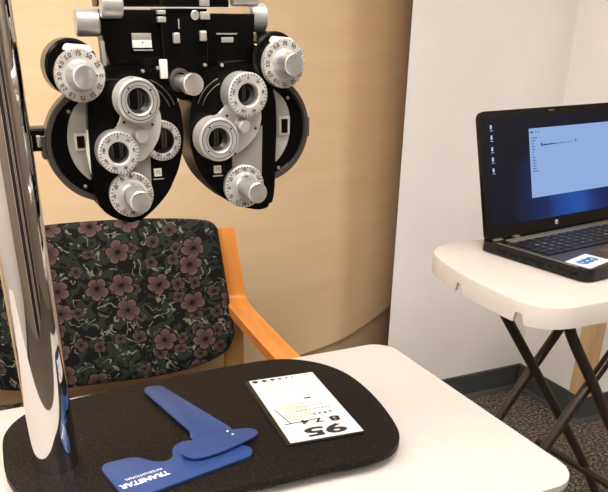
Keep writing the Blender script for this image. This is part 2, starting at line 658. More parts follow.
# ceiling lamps
for i, (x, y) in enumerate(LAMPS):
    t = thing('ceiling_light', 'rectangular ceiling light panel ' + ('above the left part of the room', 'behind the camera, unseen and added to brighten the curved wall', 'almost above the camera, unseen and added to brighten the curved wall', 'over the right side of the room, unseen and added as fill')[i], 'ceiling light', (x, y, 2.6), 0, 'ceiling light panels')
    bm = nb()
    for a in ((-0.62, 0.62, -0.32, -0.3), (-0.62, 0.62, 0.3, 0.32), (-0.62, -0.6, -0.3, 0.3), (0.6, 0.62, -0.3, 0.3)):
        box(bm, a[0], a[1], a[2], a[3], -0.03, 0.0)
    obj('frame', bm, M['white'], t, False)
    bm = nb(); box(bm, -0.6, 0.6, -0.3, 0.3, -0.022, -0.004)
    obj('diffuser', bm, M['lampdiff'], t, False)

# ------------------------------------------------------------------ chair
ch = thing('waiting_room_chair', 'wide wooden armchair with dark floral fabric back, behind the white table', 'chair', (0.35, 1.83, 0), math.radians(-6.7))
XC, HW = -0.066, 0.347


def back_mesh():
    bm = nb()
    nx, nz = 44, 26
    def surf(u, v, front):
        ex = 1 - (1 - abs(u)) ** 2 * 0  # plain
        x = XC + HW * u * (1.015 - 0.085 * (v + 1) / 2)
        zt = 0.856 - 0.012 * abs(u) ** 3 - 0.02 * abs(u) ** 34
        zb = 0.420 + 0.075 * abs(u) ** 3 + 0.04 * abs(u) ** 24
        z = zb + (zt - zb) * (v + 1) / 2
        yc = -0.075 * u * u * (1 if u < 0 else 0.55) + 0.02 + (z - 0.65) * 0.14
        edge = ((1 - abs(u) ** 14) * (1 - abs(v) ** 10)) ** 0.5
        y = yc - 0.032 * edge if front else yc + 0.022 * edge
        return (x, y, z)
    G = {}
    for f in (0, 1):
        for i in range(nx + 1):
            for j in range(nz + 1):
                u = math.sin((i / nx - 0.5) * PI) * 0.35 + (i / nx * 2 - 1) * 0.65
                v = math.sin((j / nz - 0.5) * PI) * 0.35 + (j / nz * 2 - 1) * 0.65
                if f == 1 and (i in (0, nx) or j in (0, nz)):
                    G[f, i, j] = G[0, i, j]
                else:
                    G[f, i, j] = bm.verts.new(surf(u, v, f == 0))
    for f in (0, 1):
        for i in range(nx):
            for j in range(nz):
                q = [G[f, i, j], G[f, i + 1, j], G[f, i + 1, j + 1], G[f, i, j + 1]]
                if len(set(q)) == 4:
                    try:
                        bm.faces.new(q)
                    except ValueError:
                        pass
    return bm


obj('backrest', back_mesh(), M['fabric'], ch)
bm = nb(); box(bm, XC - 0.32, XC + 0.32, -0.5, -0.055, 0.33, 0.425, 0.03)
obj('seat', bm, M['fabric'], ch)
bm = nb()
box(bm, XC - 0.335, XC + 0.335, -0.48, -0.455, 0.255, 0.33, 0.004)
obj('seat_rail', bm, M['legwood'], ch)
bm = nb()
box(bm, XC - 0.335, XC + 0.335, -0.03, 0.0, 0.255, 0.33, 0.004)
obj('seat_rail', bm, M['legwood'], ch)


def strip(bm, path, th, x0, x1, bev=0.004):
    P = [Vector(p) for p in path]
    a, b = [], []
    for i, p in enumerate(P):
        t = (P[min(i + 1, len(P) - 1)] - P[max(i - 1, 0)]).normalized()
        n = Vector((-t.y, t.x))
        a.append(tuple(p + n * th / 2))
        b.append(tuple(p - n * th / 2))
    return prism(bm, a + b[::-1], x0, x1, 'x', bev)


for sx in (1, -1):
    x0, x1 = (0.268, 0.328) if sx > 0 else (XC * 2 - 0.328, XC * 2 - 0.268)
    arm = smooth_path([(0.047, 0.812), (0.038, 0.785), (0.024, 0.73), (0.012, 0.67), (0.004, 0.632), (-0.018, 0.611), (-0.06, 0.604), (-0.14, 0.602), (-0.3, 0.600), (-0.45, 0.598), (-0.5, 0.585), (-0.515, 0.55)], 5)
    bm = strip(nb(), arm, 0.026, x0, x1)
    for v in bm.verts:      # the bent arm splays outwards to the front and leans in along the back
        v.co.x += sx * (0.07 * max(0.0, -v.co.y) - 0.10 * max(0.0, v.co.z - 0.62))
    obj('armrest', bm, M['armwood'], ch)
    obj('leg', strip(nb(), [(0.03, 0.625), (0.03, 0.5), (0.035, 0.3), (0.055, 0.0)], 0.045, x0 + 0.004, x1 - 0.006), M['legwood'], ch)
    obj('leg', strip(nb(), [(-0.512, 0.555), (-0.50, 0.45), (-0.49, 0.3), (-0.49, 0.0)], 0.03, x0 + sx * 0.036 + 0.002, x1 + sx * 0.036 - 0.002), M['legwood'], ch)

# ------------------------------------------------------------------ white table in front
TB = thing('folding_table', 'white folding table in front, under the black stand plate', 'table', (0.0, 0.0, 0))
bm = nb(); prism(bm, rrect(-1.1, 0.72, 0.592, 1.124, (0.045, 0.05, 0.05, 0.05)), 0.730, 0.74, bev=0.004)
obj('tabletop', bm, M['table'], TB)
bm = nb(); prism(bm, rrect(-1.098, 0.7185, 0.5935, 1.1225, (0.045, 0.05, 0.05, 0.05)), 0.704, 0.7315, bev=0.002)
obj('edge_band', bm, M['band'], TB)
for x in (-0.9, 0.52):
    bm = nb()
    tube(bm, smooth_path([(x, 1.03, 0.706), (x, 1.03, 0.1), (x, 1.03, 0.0)], 2), 0.014)
    obj('leg', bm, M['legs'], TB)
    bm = nb()
    tube(bm, smooth_path([(x, 0.69, 0.706), (x, 0.69, 0.1), (x, 0.69, 0.0)], 2), 0.014)
    obj('leg', bm, M['legs'], TB)
    bm = nb(); tube(bm, [(x, 0.69, 0.15), (x, 1.03, 0.15)], 0.011)
    obj('crossbar', bm, M['legs'], TB)

# ------------------------------------------------------------------ stand: plate, pole, bracket, arm
ST = thing('instrument_stand', 'instrument stand with thick chrome pole on a black oval base plate on the white table', 'stand', (0.052, 0.882, 0.74))
px, py, pz = 0.052, 0.882, 0.74
out = [(0.11, 1.070), (0.035, 1.052), (-0.005, 1.0), (-0.014, 0.93), (-0.012, 0.865), (0.012, 0.80), (0.055, 0.752), (0.115, 0.735), (0.24, 0.731), (0.38, 0.726), (0.455, 0.722), (0.50, 0.735), (0.53, 0.775), (0.55, 0.86), (0.556, 0.94), (0.547, 1.0), (0.515, 1.052), (0.455, 1.084), (0.32, 1.086), (0.2, 1.079)]
bm = nb(); prism(bm, [(a - px, b - py) for a, b in smooth_loop(out, 5)], 0.755 - pz, 0.765 - pz, bev=0.0022, seg=3)
obj('base_plate', bm, M['plate'], ST)
for (x, y) in ((0.06, 0.99), (0.08, 0.82), (0.47, 0.99), (0.46, 0.80)):
    bm = nb(); lathe(bm, [(0, 0.0), (0.013, 0.0), (0.013, 0.015), (0, 0.015)], (x - px, y - py, 0), 'z', 24)
    obj('rubber_foot', bm, M['matte'], ST)
bm = nb(); lathe(bm, [(0, 0.025), (0.029, 0.025), (0.029, 1.0), (0.028, 1.003), (0, 1.003)], (0, 0, 0), 'z', 96)
obj('pole', bm, M['chrome'], ST)
bm = nb()
box(bm, 0.0, 0.062, 0.022, 0.060, 0.430, 0.455, 0.003)
obj('side_bracket', bm, M['black'], ST)
bm = nb(); box(bm, 0.036, 0.041, 0.019, 0.0225, 0.435, 0.448, 0.001)
obj('clamp_plate', bm, M['silver'], ST)
bm = nb()
lathe(bm, [(0.0292, 0.70), (0.043, 0.70), (0.043, 0.77), (0.0292, 0.77)], (0, 0, 0), 'z', 48)
obj('collar', bm, M['black'], ST)
bm = nb()
tube(bm, [(0.03, 0.002, 0.735), (0.208, 0.043, 0.735)], 0.016, 24)
lathe(bm, [(0, 0.71), (0.02, 0.71), (0.02, 0.76), (0, 0.76)], (0.208, 0.043, 0), 'z', 32)
obj('arm', bm, M['black'], ST)

# ------------------------------------------------------------------ phoropter
PH = thing('phoropter', 'black and silver phoropter with numbered dials hanging over the white table', 'eye test instrument', (0.262, 0.90, 1.18))
# local frame: x right, z up, faces -y

pearL = [(-0.0987, 0.0786), (-0.0728, 0.0803), (-0.0400, 0.0790), (-0.0215, 0.0660), (-0.0120, 0.0480), (-0.0063, 0.0258), (-0.0056, -0.0028), (-0.0124, -0.0317), (-0.0210, -0.0500), (-0.0313, -0.0664), (-0.0518, -0.0855), (-0.0716, -0.0961), (-0.0922, -0.0917), (-0.1093, -0.0804), (-0.1175, -0.0629), (-0.1195, -0.0418), (-0.1187, -0.008), (-0.1171, 0.0247), (-0.1112, 0.0562)]
pearR = [(0.0400, 0.0790), (0.0212, 0.0700), (0.0099, 0.0475), (0.0033, 0.0197), (0.0038, -0.0149), (0.0151, -0.0455), (0.0339, -0.0679), (0.0563, -0.085), (0.0812, -0.0936), (0.0981, -0.0951), (0.1097, -0.0882), (0.114, -0.0716), (0.1156, -0.0337), (0.1171, 0.009), (0.1145, 0.0444), (0.1001, 0.0731), (0.075, 0.081)]


def ring_texts(bm, c, r, y, labels, size, a0=90, span=360, tilt=True):
    """small numerals standing around a dial face, tops pointing outwards"""
    n = len(labels)
    for k, s in enumerate(labels):
        a = math.radians(a0 - span * k / n)
        R = Matrix.Translation((c[0] + r * math.cos(a), y, c[1] + r * math.sin(a))) @ Matrix.Rotation(PI / 2, 4, 'X') @ Matrix.Rotation(a - PI / 2, 4, 'Z')
        text_into(bm, s, size, R, 0.00008, weight=0.0001)
    return bm


def ticks(bm, c, r0, r1, y, n, wdt=0.0005, skip=()):
    for k in range(n):
        if k in skip:
            continue
        a = 2 * PI * k / n
        ca, sa = math.cos(a), math.sin(a)
        v = []
        for r, s in ((r0, -1), (r1, -1), (r1, 1), (r0, 1)):
            v.append(bm.verts.new((c[0] + r * ca - s * wdt * sa, y, c[1] + r * sa + s * wdt * ca)))
        bm.faces.new(v)
    return bm


def screw(x, z, y, r=0.0022, parent=PH, m='silver', name='screw'):
    bm = nb(); lathe(bm, [(0, -0.0012), (r * 0.7, -0.0012), (r, 0), (r, 0.002)], (x, y, z), 'y', 12)
    return obj(name, bm, M[m], parent)


for s, pear, dc in ((-1, pearL, (-0.1, -0.005)), (1, pearR, (0.103, 0.003))):
    # rear disc with worn rim
    bm = nb(); lathe(bm, [(0, 0.0), (0.0575, 0.0), (0.0585, -0.001), (0.0585, 0.03), (0.055, 0.036), (0, 0.036)], (dc[0], -0.004, dc[1]), 'y', 72)
    D = obj('rear_disc', bm, M['black'], PH)
    bm = nb(); lathe(bm, [(0.0587, -0.001), (0.060, -0.004), (0.0645, -0.004), (0.066, -0.002), (0.066, 0.022), (0.063, 0.026), (0.0587, 0.026)], (dc[0], -0.004, dc[1]), 'y', 72)
    obj('rim', bm, M['rimgrey'], D)
    if s < 0:
        ins = [(-0.114, 0.042), (-0.1254, 0.040), (-0.1345, 0.027), (-0.1395, 0.010), (-0.1405, -0.006), (-0.1366, -0.0222), (-0.130, -0.034), (-0.120, -0.044), (-0.110, -0.044), (-0.109, 0.0)]
        wn = (-0.1335, -0.1185, -0.010, 0.0095)
        sc = ((-0.1353, 0.0329), (-0.1262, -0.0517))
    else:
        ins = [(0.110, 0.050), (0.120, 0.049), (0.1338, 0.037), (0.1410, 0.020), (0.1418, 0.002), (0.1385, -0.015), (0.1300, -0.030), (0.1197, -0.0395), (0.110, -0.040), (0.109, 0.0)]
        wn = (0.1255, 0.1405, -0.0055, 0.0175)
        sc = ((0.1268, -0.0464), (0.1394, 0.0392))
    bm = nb(); prism(bm, smooth_loop(ins, 4), -0.0065, -0.004, 'y', 0.0004)
    I = obj('scale_inset', bm, M['inset'], D)
    bm = nb(); box(bm, wn[0], wn[1], -0.0092, -0.0065, wn[2], wn[3], 0.0006); obj('window_frame', bm, M['dial'], I)
    bm = nb(); box(bm, wn[0] + 0.003, wn[1] - 0.003, -0.0095, -0.0091, wn[2] + 0.003, wn[3] - 0.003); obj('window_opening', bm, M['glass'], I)
    for q in sc:
        screw(q[0], q[1], -0.005, 0.0022, D)
    # hinge lug on the rim
    bm = nb(); box(bm, dc[0] + s * 0.0655, dc[0] + s * 0.0685, -0.004, 0.012, dc[1] - 0.012, dc[1] + 0.012, 0.001); obj('hinge', bm, M['rimgrey'], D)
    # battery body
    bm = nb(); prism(bm, smooth_loop(pear, 5), -0.02, 0.034, 'y', 0.0045, 3)
    obj('lens_housing', bm, M['black'], PH)
    # curved slot lines on the housing
    for q in range(2):
        cx = s * 0.058
        pts = []
        for k in range(9):
            a = math.radians((205 if s < 0 else 335) - s * -1 * (-50) * 0 + (35 + 5 * k) * 0)
            t = (20 + 6 * k) if s > 0 else (20 + 6 * k)
            a = math.radians(180 - t) if s > 0 else math.radians(t)
            r = 0.046 - 0.006 * q
            pts.append((cx + r * math.cos(a), -0.0205, 0.022 + r * math.sin(a)))
        bm = nb(); tube(bm, pts, 0.0006, 6); obj('trim_line', bm, M['rimgrey'], PH)

# white shield edge beside left housing
bm = nb(); prism(bm, [(-0.1195, 0.014), (-0.1155, 0.012), (-0.1150, -0.040), (-0.1170, -0.050), (-0.1205, -0.030), (-0.1225, -0.008)], -0.0185, -0.012, 'y', 0.0006)
obj('shield_edge', bm, M['white'], PH)

# upper weak-sphere dials
for s, c, hc in ((-1, (-0.1222, 0.0718), (-0.1275, 0.0795)), (1, (0.1214, 0.0802), (0.115, 0.086))):
    bm = nb(); lathe(bm, [(0, -0.024), (0.0265, -0.024), (0.0295, -0.021), (0.0300, 0.012), (0.027, 0.018), (0, 0.018)], (hc[0], 0, hc[1]), 'y', 56)
    H = obj('dial_housing', bm, M['black'], PH)
    bm = nb()
    prism(bm, round_poly([(hc[0] - 0.006, hc[1] + 0.0245), (hc[0] + 0.020, hc[1] + 0.0225), (hc[0] + 0.024, hc[1] + 0.016), (hc[0] - 0.010, hc[1] + 0.018)], 0.003), -0.0262, -0.0235, 'y')
    obj('index_plate', bm, M['white'], H)
    bm = nb(); lathe(bm, [(0, -0.036), (0.0150, -0.036), (0.0265, -0.0350), (0.0275, -0.033), (0.0275, -0.027), (0.025, -0.0235), (0, -0.0235)], (c[0], 0, c[1]), 'y', 64)
    R = obj('dial', bm, M['dial'], PH)
    bm = nb()
    ring_texts(bm, c, 0.0222, -0.0364, ['75', '50', '25', '0', '25', '50', '75', '1.0', '2.0', '3.0', '4.0', '5.0'], 0.0066)
    ticks(bm, c, 0.0256, 0.0268, -0.0352, 24, 0.0004)
    obj('numerals', bm, M['mark'], R)
    bm = nb(); lathe(bm, [(0, -0.064), (0.0112, -0.064), (0.0122, -0.063), (0.0138, -0.042), (0.0162, -0.038), (0.0166, -0.036), (0, -0.036)], (c[0], 0, c[1]), 'y', 48)
    obj('knob', bm, M['spun'], PH)
    bm = nb(); ticks(bm, c, 0.0162, 0.0185, -0.0366, 1, 0.001); obj('index_dot', bm, M['mark'], R)

# lower cylinder-power dials
for s, c in ((-1, (-0.0773, -0.0600)), (1, (0.0668, -0.0612))):
    bm = nb(); lathe(bm, [(0, -0.038), (0.0170, -0.038), (0.0178, -0.0355), (0.0250, -0.0355), (0.0262, -0.0345), (0.0265, -0.031), (0.0262, -0.0275), (0.021, -0.02), (0, -0.02)], (c[0], 0, c[1]), 'y', 64)
    R = obj('axis_dial', bm, M['dial'], PH)
    bm = nb()
    ticks(bm, c, 0.0230, 0.0252, -0.0358, 36, 0.00055)
    ring_texts(bm, c, 0.0208, -0.0359, ['90', '105', '120', '135', '150', '165', '180', '15', '30', '45', '60', '75'], 0.0050)
    obj('numerals', bm, M['mark'], R)
    bm = nb(); lathe(bm, [(0.0115, -0.041), (0.0155, -0.041), (0.0165, -0.038)], (c[0], 0, c[1]), 'y', 48)
    obj('dial_collar', bm, M['silver'], R)
    bm = nb(); lathe(bm, [(0, -0.080), (0.0112, -0.080), (0.0122, -0.079), (0.0122, -0.056), (0.0112, -0.054), (0.0112, -0.038), (0, -0.038)], (c[0] , 0, c[1]), 'y', 48)
    obj('knob', bm, M['spun'], PH)
    bm = nb(); ring_texts(bm, c, 0.0135, -0.0412, ['0.25'], 0.003); obj('numerals', bm, M['mark'], R)

# grey backing plates between lens turret and lower dial
bm = nb(); prism(bm, [(-0.086, -0.062), (-0.050, -0.062), (-0.048, -0.010), (-0.086, -0.020)], -0.0225, -0.0195, 'y', 0.0006); obj('backing_plate', bm, M['greyplate'], PH)
bm = nb(); prism(bm, [(0.056, -0.062), (0.095, -0.062), (0.097, 0.010), (0.056, -0.020)], -0.0225, -0.0195, 'y', 0.0006); obj('backing_plate', bm, M['greyplate'], PH)


def lens_cell(c, y0, y1, r, hole, marks, m='dial', depth=0.012, screws=False, parent=PH, rib=False):
    """lens tube: outer wall from y0 back to y1, face ring, recessed dark glass"""
    bm = nb()
    prof = [(hole, y0 + depth), (hole, y0 + 0.0012), (hole + 0.0012, y0), (r - 0.0015, y0), (r, y0 + 0.0015)]
    if rib:
        n = 5
        for k in range(n):
            a = y0 + 0.003 + (y1 - y0 - 0.003) * k / n
            b = y0 + 0.003 + (y1 - y0 - 0.003) * (k + 0.5) / n
            prof += [(r, a), (r - 0.0012, a + 0.0004), (r - 0.0012, b), (r + 0.0006, b + 0.0004)]
    prof += [(r, y1)]
    lathe(bm, prof, (c[0], 0, c[1]), 'y', 64)
    T = obj('lens_ring', bm, M[m], parent)
    bm = nb(); lathe(bm, [(0, y0 + depth - 0.0015), (hole * 0.6, y0 + depth - 0.001), (hole, y0 + depth)], (c[0], 0, c[1]), 'y', 40)
    obj('lens', bm, M['glass'], T)
    if marks:
        bm = nb()
        ticks(bm, c, r - 0.0034, r - 0.0010, y0 - 0.0002, 36, 0.0005)
        ring_texts(bm, c, r - 0.0062, y0 - 0.0003, marks, 0.0045)
        obj('numerals', bm, M['mark'], T)
    if screws:
        bm = nb(); lathe(bm, [(hole + 0.0022, y0 - 0.0002), (hole + 0.0028, y0 - 0.0002)], (c[0], 0, c[1]), 'y', 48)
        lathe(bm, [(r - 0.0036, y0 - 0.0002), (r - 0.0029, y0 - 0.0002)], (c[0], 0, c[1]), 'y', 48)
        for a in (40, 130, 220, 310):
            a = math.radians(a)
            lathe(bm, [(0, y0 - 0.0008), (0.0011, y0 - 0.0006), (0.0012, y0)], (c[0] + (r - 0.0058) * math.cos(a), 0, c[1] + (r - 0.0058) * math.sin(a)), 'y', 10)
        obj('ring_screws', bm, M['mark'], T)
    return T


DEG = ['0', '20', '40', '60', '80', '100', '120', '140', '160']
# left turret
bm = nb(); prism(bm, round_poly([(-0.080, 0.052), (-0.045, 0.050), (-0.034, 0.028), (-0.038, 0.004), (-0.052, -0.016), (-0.064, -0.024), (-0.098, -0.012), (-0.094, 0.012), (-0.080, 0.022)], 0.009), -0.034, -0.026, 'y', 0.0012)
A = obj('turret_arm', bm, M['dial'], PH)
bm = nb(); lathe(bm, [(0, -0.0475), (0.0062, -0.047), (0.0075, -0.0455), (0.0078, -0.037), (0.0095, -0.034)], (-0.0612, 0, 0.0075), 'y', 32); obj('turret_knob', bm, M['silver'], A)
lens_cell((-0.0636, 0.0454), -0.0535, -0.02, 0.0236, 0.0138, None, 'silver', 0.012, True, PH, True)
lens_cell((-0.0900, -0.0100), -0.045, -0.02, 0.0236, 0.0122, DEG, 'dial', 0.006)
lens_cell((-0.0337, -0.0015), -0.029, -0.02, 0.0228, 0.0150, DEG, 'dial', 0.004)
for q in ((-0.079, 0.022), (-0.046, 0.018), (-0.072, -0.021)):
    screw(q[0], q[1], -0.0345, 0.0017, A, 'mark')
# right turret
bm = nb(); prism(bm, round_poly([(0.050, 0.052), (0.086, 0.050), (0.092, 0.020), (0.086, 0.002), (0.070, -0.014), (0.050, -0.024), (0.020, -0.012), (0.018, 0.008), (0.030, 0.024), (0.044, 0.028)], 0.009), -0.034, -0.026, 'y', 0.0012)
A = obj('turret_arm', bm, M['dial'], PH)
bm = nb(); lathe(bm, [(0, -0.0475), (0.0062, -0.047), (0.0075, -0.0455), (0.0078, -0.037), (0.0095, -0.034)], (0.0650, 0, 0.0118), 'y', 32); obj('turret_knob', bm, M['silver'], A)
lens_cell((0.0683, 0.0478), -0.050, -0.02, 0.0248, 0.0128, DEG, 'dial', 0.012)
lens_cell((0.0308, -0.0013), -0.049, -0.02, 0.0248, 0.0138, None, 'silver', 0.012, True, PH, True)
for q in ((0.046, 0.024), (0.083, 0.008), (0.055, -0.020)):
    screw(q[0], q[1], -0.0345, 0.0017, A, 'mark')

# small white power readouts
for c in ((-0.0405, -0.0385), (0.0360, -0.0400)):
    bm = nb(); box(bm, c[0] - 0.0046, c[0] + 0.0046, -0.0225, -0.0195, c[1] - 0.0046, c[1] + 0.0046, 0.0004)
    R = obj('readout', bm, M['white'], PH)
    bm = nb(); text_into(bm, '75', 0.0062, Matrix.Translation((c[0], -0.0227, c[1])) @ Matrix.Rotation(PI / 2, 4, 'X'), 0.00005); obj('numerals', bm, M['mark'], R)
    bm = nb(); box(bm, c[0] - 0.0060, c[0] + 0.0070, -0.0215, -0.0195, c[1] - 0.0085, c[1] - 0.0072); obj('ledge', bm, M['silver'], R)

# top bar with its two scale boxes
bm = nb(); prism(bm, [(-0.0915, 0.137), (-0.022, 0.137), (-0.022, 0.071), (-0.082, 0.071), (-0.0885, 0.100)], -0.014, 0.022, 'y', 0.002)
obj('scale_box', bm, M['black'], PH)
bm = nb(); prism(bm, [(0.030, 0.134), (0.0925, 0.134), (0.089, 0.079), (0.030, 0.079)], -0.014, 0.022, 'y', 0.002)
obj('scale_box', bm, M['black'], PH)
bm = nb(); box(bm, -0.024, 0.032, -0.018, 0.026, 0.046, 0.155, 0.003)
obj('center_block', bm, M['black'], PH)
bm = nb(); box(bm, -0.092, 0.060, -0.014, 0.02, 0.140, 0.158, 0.002)
obj('top_bar', bm, M['black'], PH)
bm = nb(); tube(bm, [(-0.066, -0.0215, 0.1385), (0.064, -0.0215, 0.1395)], 0.0009, 10); obj('rail', bm, M['silver'], PH)
bm = nb(); tube(bm, [(-0.004, -0.0215, 0.128), (-0.004, -0.0215, 0.118)], 0.0009, 8); obj('pointer', bm, M['greyplate'], PH)
bm = nb()
for z in (0.128, 0.1345):
    box(bm, -0.028, -0.0185, -0.022, -0.014, z - (0.0035 if z < 0.13 else 0.002), z + 0.002, 0.0006)
obj('rail_clamp', bm, M['silver'], PH)
bm = nb()
for z in (0.131, 0.1445):
    box(bm, 0.0225, 0.0335, -0.0225, -0.014, z - 0.0035, z + 0.0045, 0.0006)
obj('rail_clamp', bm, M['silver'], PH)
for (x, z) in ((-0.0075, 0.1085), (0.0245, 0.1105)):
    bm = nb(); box(bm, x - 0.0038, x + 0.0038, -0.024, -0.017, z - 0.0055, z + 0.0055, 0.0015); obj('adjusting_screw', bm, M['silver'], PH)
screw(0.0168, 0.132, -0.0185, 0.0052)
# scales on the boxes
bm = nb(); box(bm, -0.0575, -0.0355, -0.0165, -0.0138, 0.0985, 0.1065, 0.0004); R = obj('distance_readout', bm, M['white'], PH)
bm = nb(); box(bm, -0.0575, -0.0355, -0.0162, -0.0138, 0.1068, 0.1135, 0.0004); obj('readout_hood', bm, M['greyplate'], R)
bm = nb(); box(bm, -0.0565, -0.0345, -0.0162, -0.0138, 0.0955, 0.0970); obj('readout_ledge', bm, M['greyplate'], R)
bm = nb(); lathe(bm, [(0, -0.017), (0.0009, -0.017), (0.0009, -0.0164)], (-0.046, 0, 0.104), 'y', 10); obj('mark', bm, M['mark'], R)
bm = nb(); box(bm, 0.043, 0.069, -0.0152, -0.0138, 0.1120, 0.1135); R = obj('distance_readout', bm, M['greyplate'], PH)
bm = nb(); box(bm, 0.049, 0.064, -0.0152, -0.0138, 0.1035, 0.1090, 0.0004); obj('scale_window', bm, M['greyplate'], R)
# end knobs
def xknob(x0, x1, y, z, r):
    bm = nb(); lathe(bm, [(0, x0), (r * 0.9, x0), (r, x0 + 0.0015), (r, x1 - 0.0015), (r * 0.9, x1), (0, x1)], (0, y, z), 'x', 40)
    return obj('end_knob', bm, M['silver'], PH)
xknob(-0.1160, -0.0900, 0.000, 0.1240, 0.0140)
xknob(-0.0905, -0.0670, -0.018, 0.1410, 0.0130)
xknob(0.0900, 0.1135, 0.010, 0.1300, 0.0160)
xknob(0.0640, 0.0960, -0.012, 0.1490, 0.0075)
# link rods under the scale boxes, pins and posts
for (a, b) in (((-0.092, -0.012, 0.0735), (-0.050, -0.0145, 0.076)), ((-0.094, -0.020, 0.066), (-0.040, -0.021, 0.064)), ((0.044, -0.0145, 0.081), (0.086, -0.012, 0.084))):
    bm = nb(); tube(bm, [a, b], 0.0016, 10); obj('link_rod', bm, M['matte'], PH)
for q in ((-0.0496, 0.0745), (-0.0318, 0.0775), (0.0250, 0.0797), (0.0461, 0.0794)):
    screw(q[0], q[1], -0.0225, 0.0021)
bm = nb(); box(bm, -0.0295, -0.0205, -0.0235, -0.018, 0.066, 0.0865, 0.0012); obj('centre_pin', bm, M['white'], PH)
bm = nb(); box(bm, 0.0895, 0.0945, -0.022, -0.015, 0.083, 0.102, 0.0012); obj('stop_pin', bm, M['white'], PH)
bm = nb(); box(bm, -0.0935, -0.0885, -0.015, -0.005, 0.078, 0.106, 0.0012); obj('stop_pin', bm, M['greyplate'], PH)
# link shoulders joining the units to the bar
bm = nb(); prism(bm, round_poly([(-0.100, 0.070), (-0.02, 0.080), (0.03, 0.080), (0.100, 0.078), (0.098, 0.052), (0.020, 0.050), (0.0, 0.040), (-0.018, 0.050), (-0.100, 0.052)], 0.004), -0.012, 0.024, 'y', 0.001)
obj('cross_link', bm, M['matte'], PH)
# level knob
bm = nb(); lathe(bm, [(0.0085, -0.026), (0.0115, -0.026), (0.0130, -0.024), (0.0130, -0.018), (0.011, -0.014)], (-0.0065, 0, 0.0640), 'y', 40); R = obj('knob_collar', bm, M['rimgrey'], PH)
bm = nb(); lathe(bm, [(0, -0.076), (0.0108, -0.076), (0.0116, -0.075), (0.0116, -0.060), (0.0080, -0.058), (0.0080, -0.014)], (-0.0065, 0, 0.0625), 'y', 40); obj('level_knob', bm, M['spun'], PH)
# hanger
bm = nb(); box(bm, -0.02, 0.026, -0.01, 0.022, 0.156, 0.19, 0.003); tube(bm, [(0.0, 0.025, 0.16), (0.0, 0.025, 0.272)], 0.011, 20); obj('hanger', bm, M['black'], PH)

# ------------------------------------------------------------------ blue measuring tool
BT = thing('caliper', 'blue plastic L-shaped measuring tool with two pivoted blades on the black base plate', 'measuring tool', (0.22, 0.84, 0.765))
bx, by = 0.22, 0.84
lower = [(0.311, 0.809), (0.303, 0.791), (0.152, 0.7585), (0.118, 0.764), (0.104, 0.838), (0.110, 0.852), (0.155, 0.853), (0.173, 0.829), (0.192, 0.822), (0.203, 0.832), (0.205, 0.852), (0.222, 0.866), (0.27, 0.86)]
bm = nb(); prism(bm, [(a - bx, b - by) for a, b in round_poly(lower, [0.008, 0.008, 0.01, 0.012, 0.012, 0.012, 0.016, 0.012, 0.012, 0.01, 0.012, 0.01, 0.006])], 0.0003, 0.0033, bev=0.0006)
lo = obj('lower_blade', bm, M['blue'], BT)
long_ = [(0.212, 1.040), (0.219, 1.054), (0.243, 1.050), (0.302, 0.868), (0.297, 0.845), (0.250, 0.835), (0.236, 0.868), (0.243, 0.880)]
bm = nb(); prism(bm, [(a - bx, b - by) for a, b in round_poly(long_, [0.006, 0.008, 0.008, 0.01, 0.01, 0.008, 0.012, 0.012])], 0.0036, 0.0062, bev=0.0006)
obj('long_arm', bm, M['blue'], BT)
upper = [(0.208, 0.828), (0.240, 0.858), (0.292, 0.862), (0.328, 0.853), (0.333, 0.836), (0.318, 0.826), (0.262, 0.806), (0.222, 0.803)]
bm = nb(); prism(bm, [(a - bx, b - by) for a, b in round_poly(upper, [0.016, 0.014, 0.02, 0.01, 0.01, 0.01, 0.02, 0.016])], 0.0066, 0.0092, bev=0.0007)
up = obj('upper_blade', bm, M['blue2'], BT)
for q in ((0.291, 0.857), (0.295, 0.846)):
    bm = nb(); lathe(bm, [(0, 0.0102), (0.0015, 0.010), (0.0019, 0.0092)], (q[0] - bx, q[1] - by, 0), 'z', 14); obj('rivet', bm, M['white'], up)
bm = nb()
ang = math.radians(9) + PI
text_into(bm, 'TRANSTAR', 0.0135, Matrix.Translation((0.152 - bx, 0.7905 - by, 0.0035)) @ Matrix.Rotation(ang, 4, 'Z'), 0.0001, weight=0.0005)
text_into(bm, 'INTERNATIONAL', 0.0068, Matrix.Translation((0.1535 - bx, 0.8035 - by, 0.0035)) @ Matrix.Rotation(ang, 4, 'Z'), 0.0001)
obj('lettering', bm, M['white'], lo)

# ------------------------------------------------------------------ near vision card
NC = thing('near_vision_card', 'white near vision test card with black numbers, lying on the black base plate', 'eye chart', (0.43, 0.90, 0.765), math.radians(-5))
bm = nb(); prism(bm, rrect(-0.062, 0.060, -0.110, 0.108, 0.004), 0.0003, 0.0018, bev=0.0004); obj('sleeve', bm, M['sleeve'], NC)
bm = nb(); prism(bm, rrect(-0.055, 0.059, -0.105, 0.108, 0.0015), 0.0019, 0.0026); cd = obj('card', bm, M['card'], NC)
bm = nb()
def ct(s, x, y, size, sx=1.0, wt=0.0):
    text_into(bm, s, size, Matrix.Translation((x, y, 0.0028)) @ Matrix.Rotation(PI, 4, 'Z') @ Matrix.Diagonal((sx, 1, 1, 1)), 0.00005, weight=wt)
ct('95', 0.006, -0.084, 0.034, 1.95, 0.0012)
ct('8', 0.033, -0.056, 0.020, 1.6, 0.001)
ct('7', 0.008, -0.054, 0.016, 1.5, 0.0006)
ct('4', -0.014, -0.053, 0.016, 1.5, 0.0006)
ct('2 8 4 3', 0.022, -0.034, 0.0085, 1.3, 0.0002)
ct('6 3 8  E W 3  X O O', 0.012, -0.018, 0.005, 1.3)
ct('8 7 4 5  3 M W  O X O', 0.010, -0.006, 0.0035, 1.3)
ct('6 3 9 2 5', 0.010, 0.004, 0.003, 1.3)
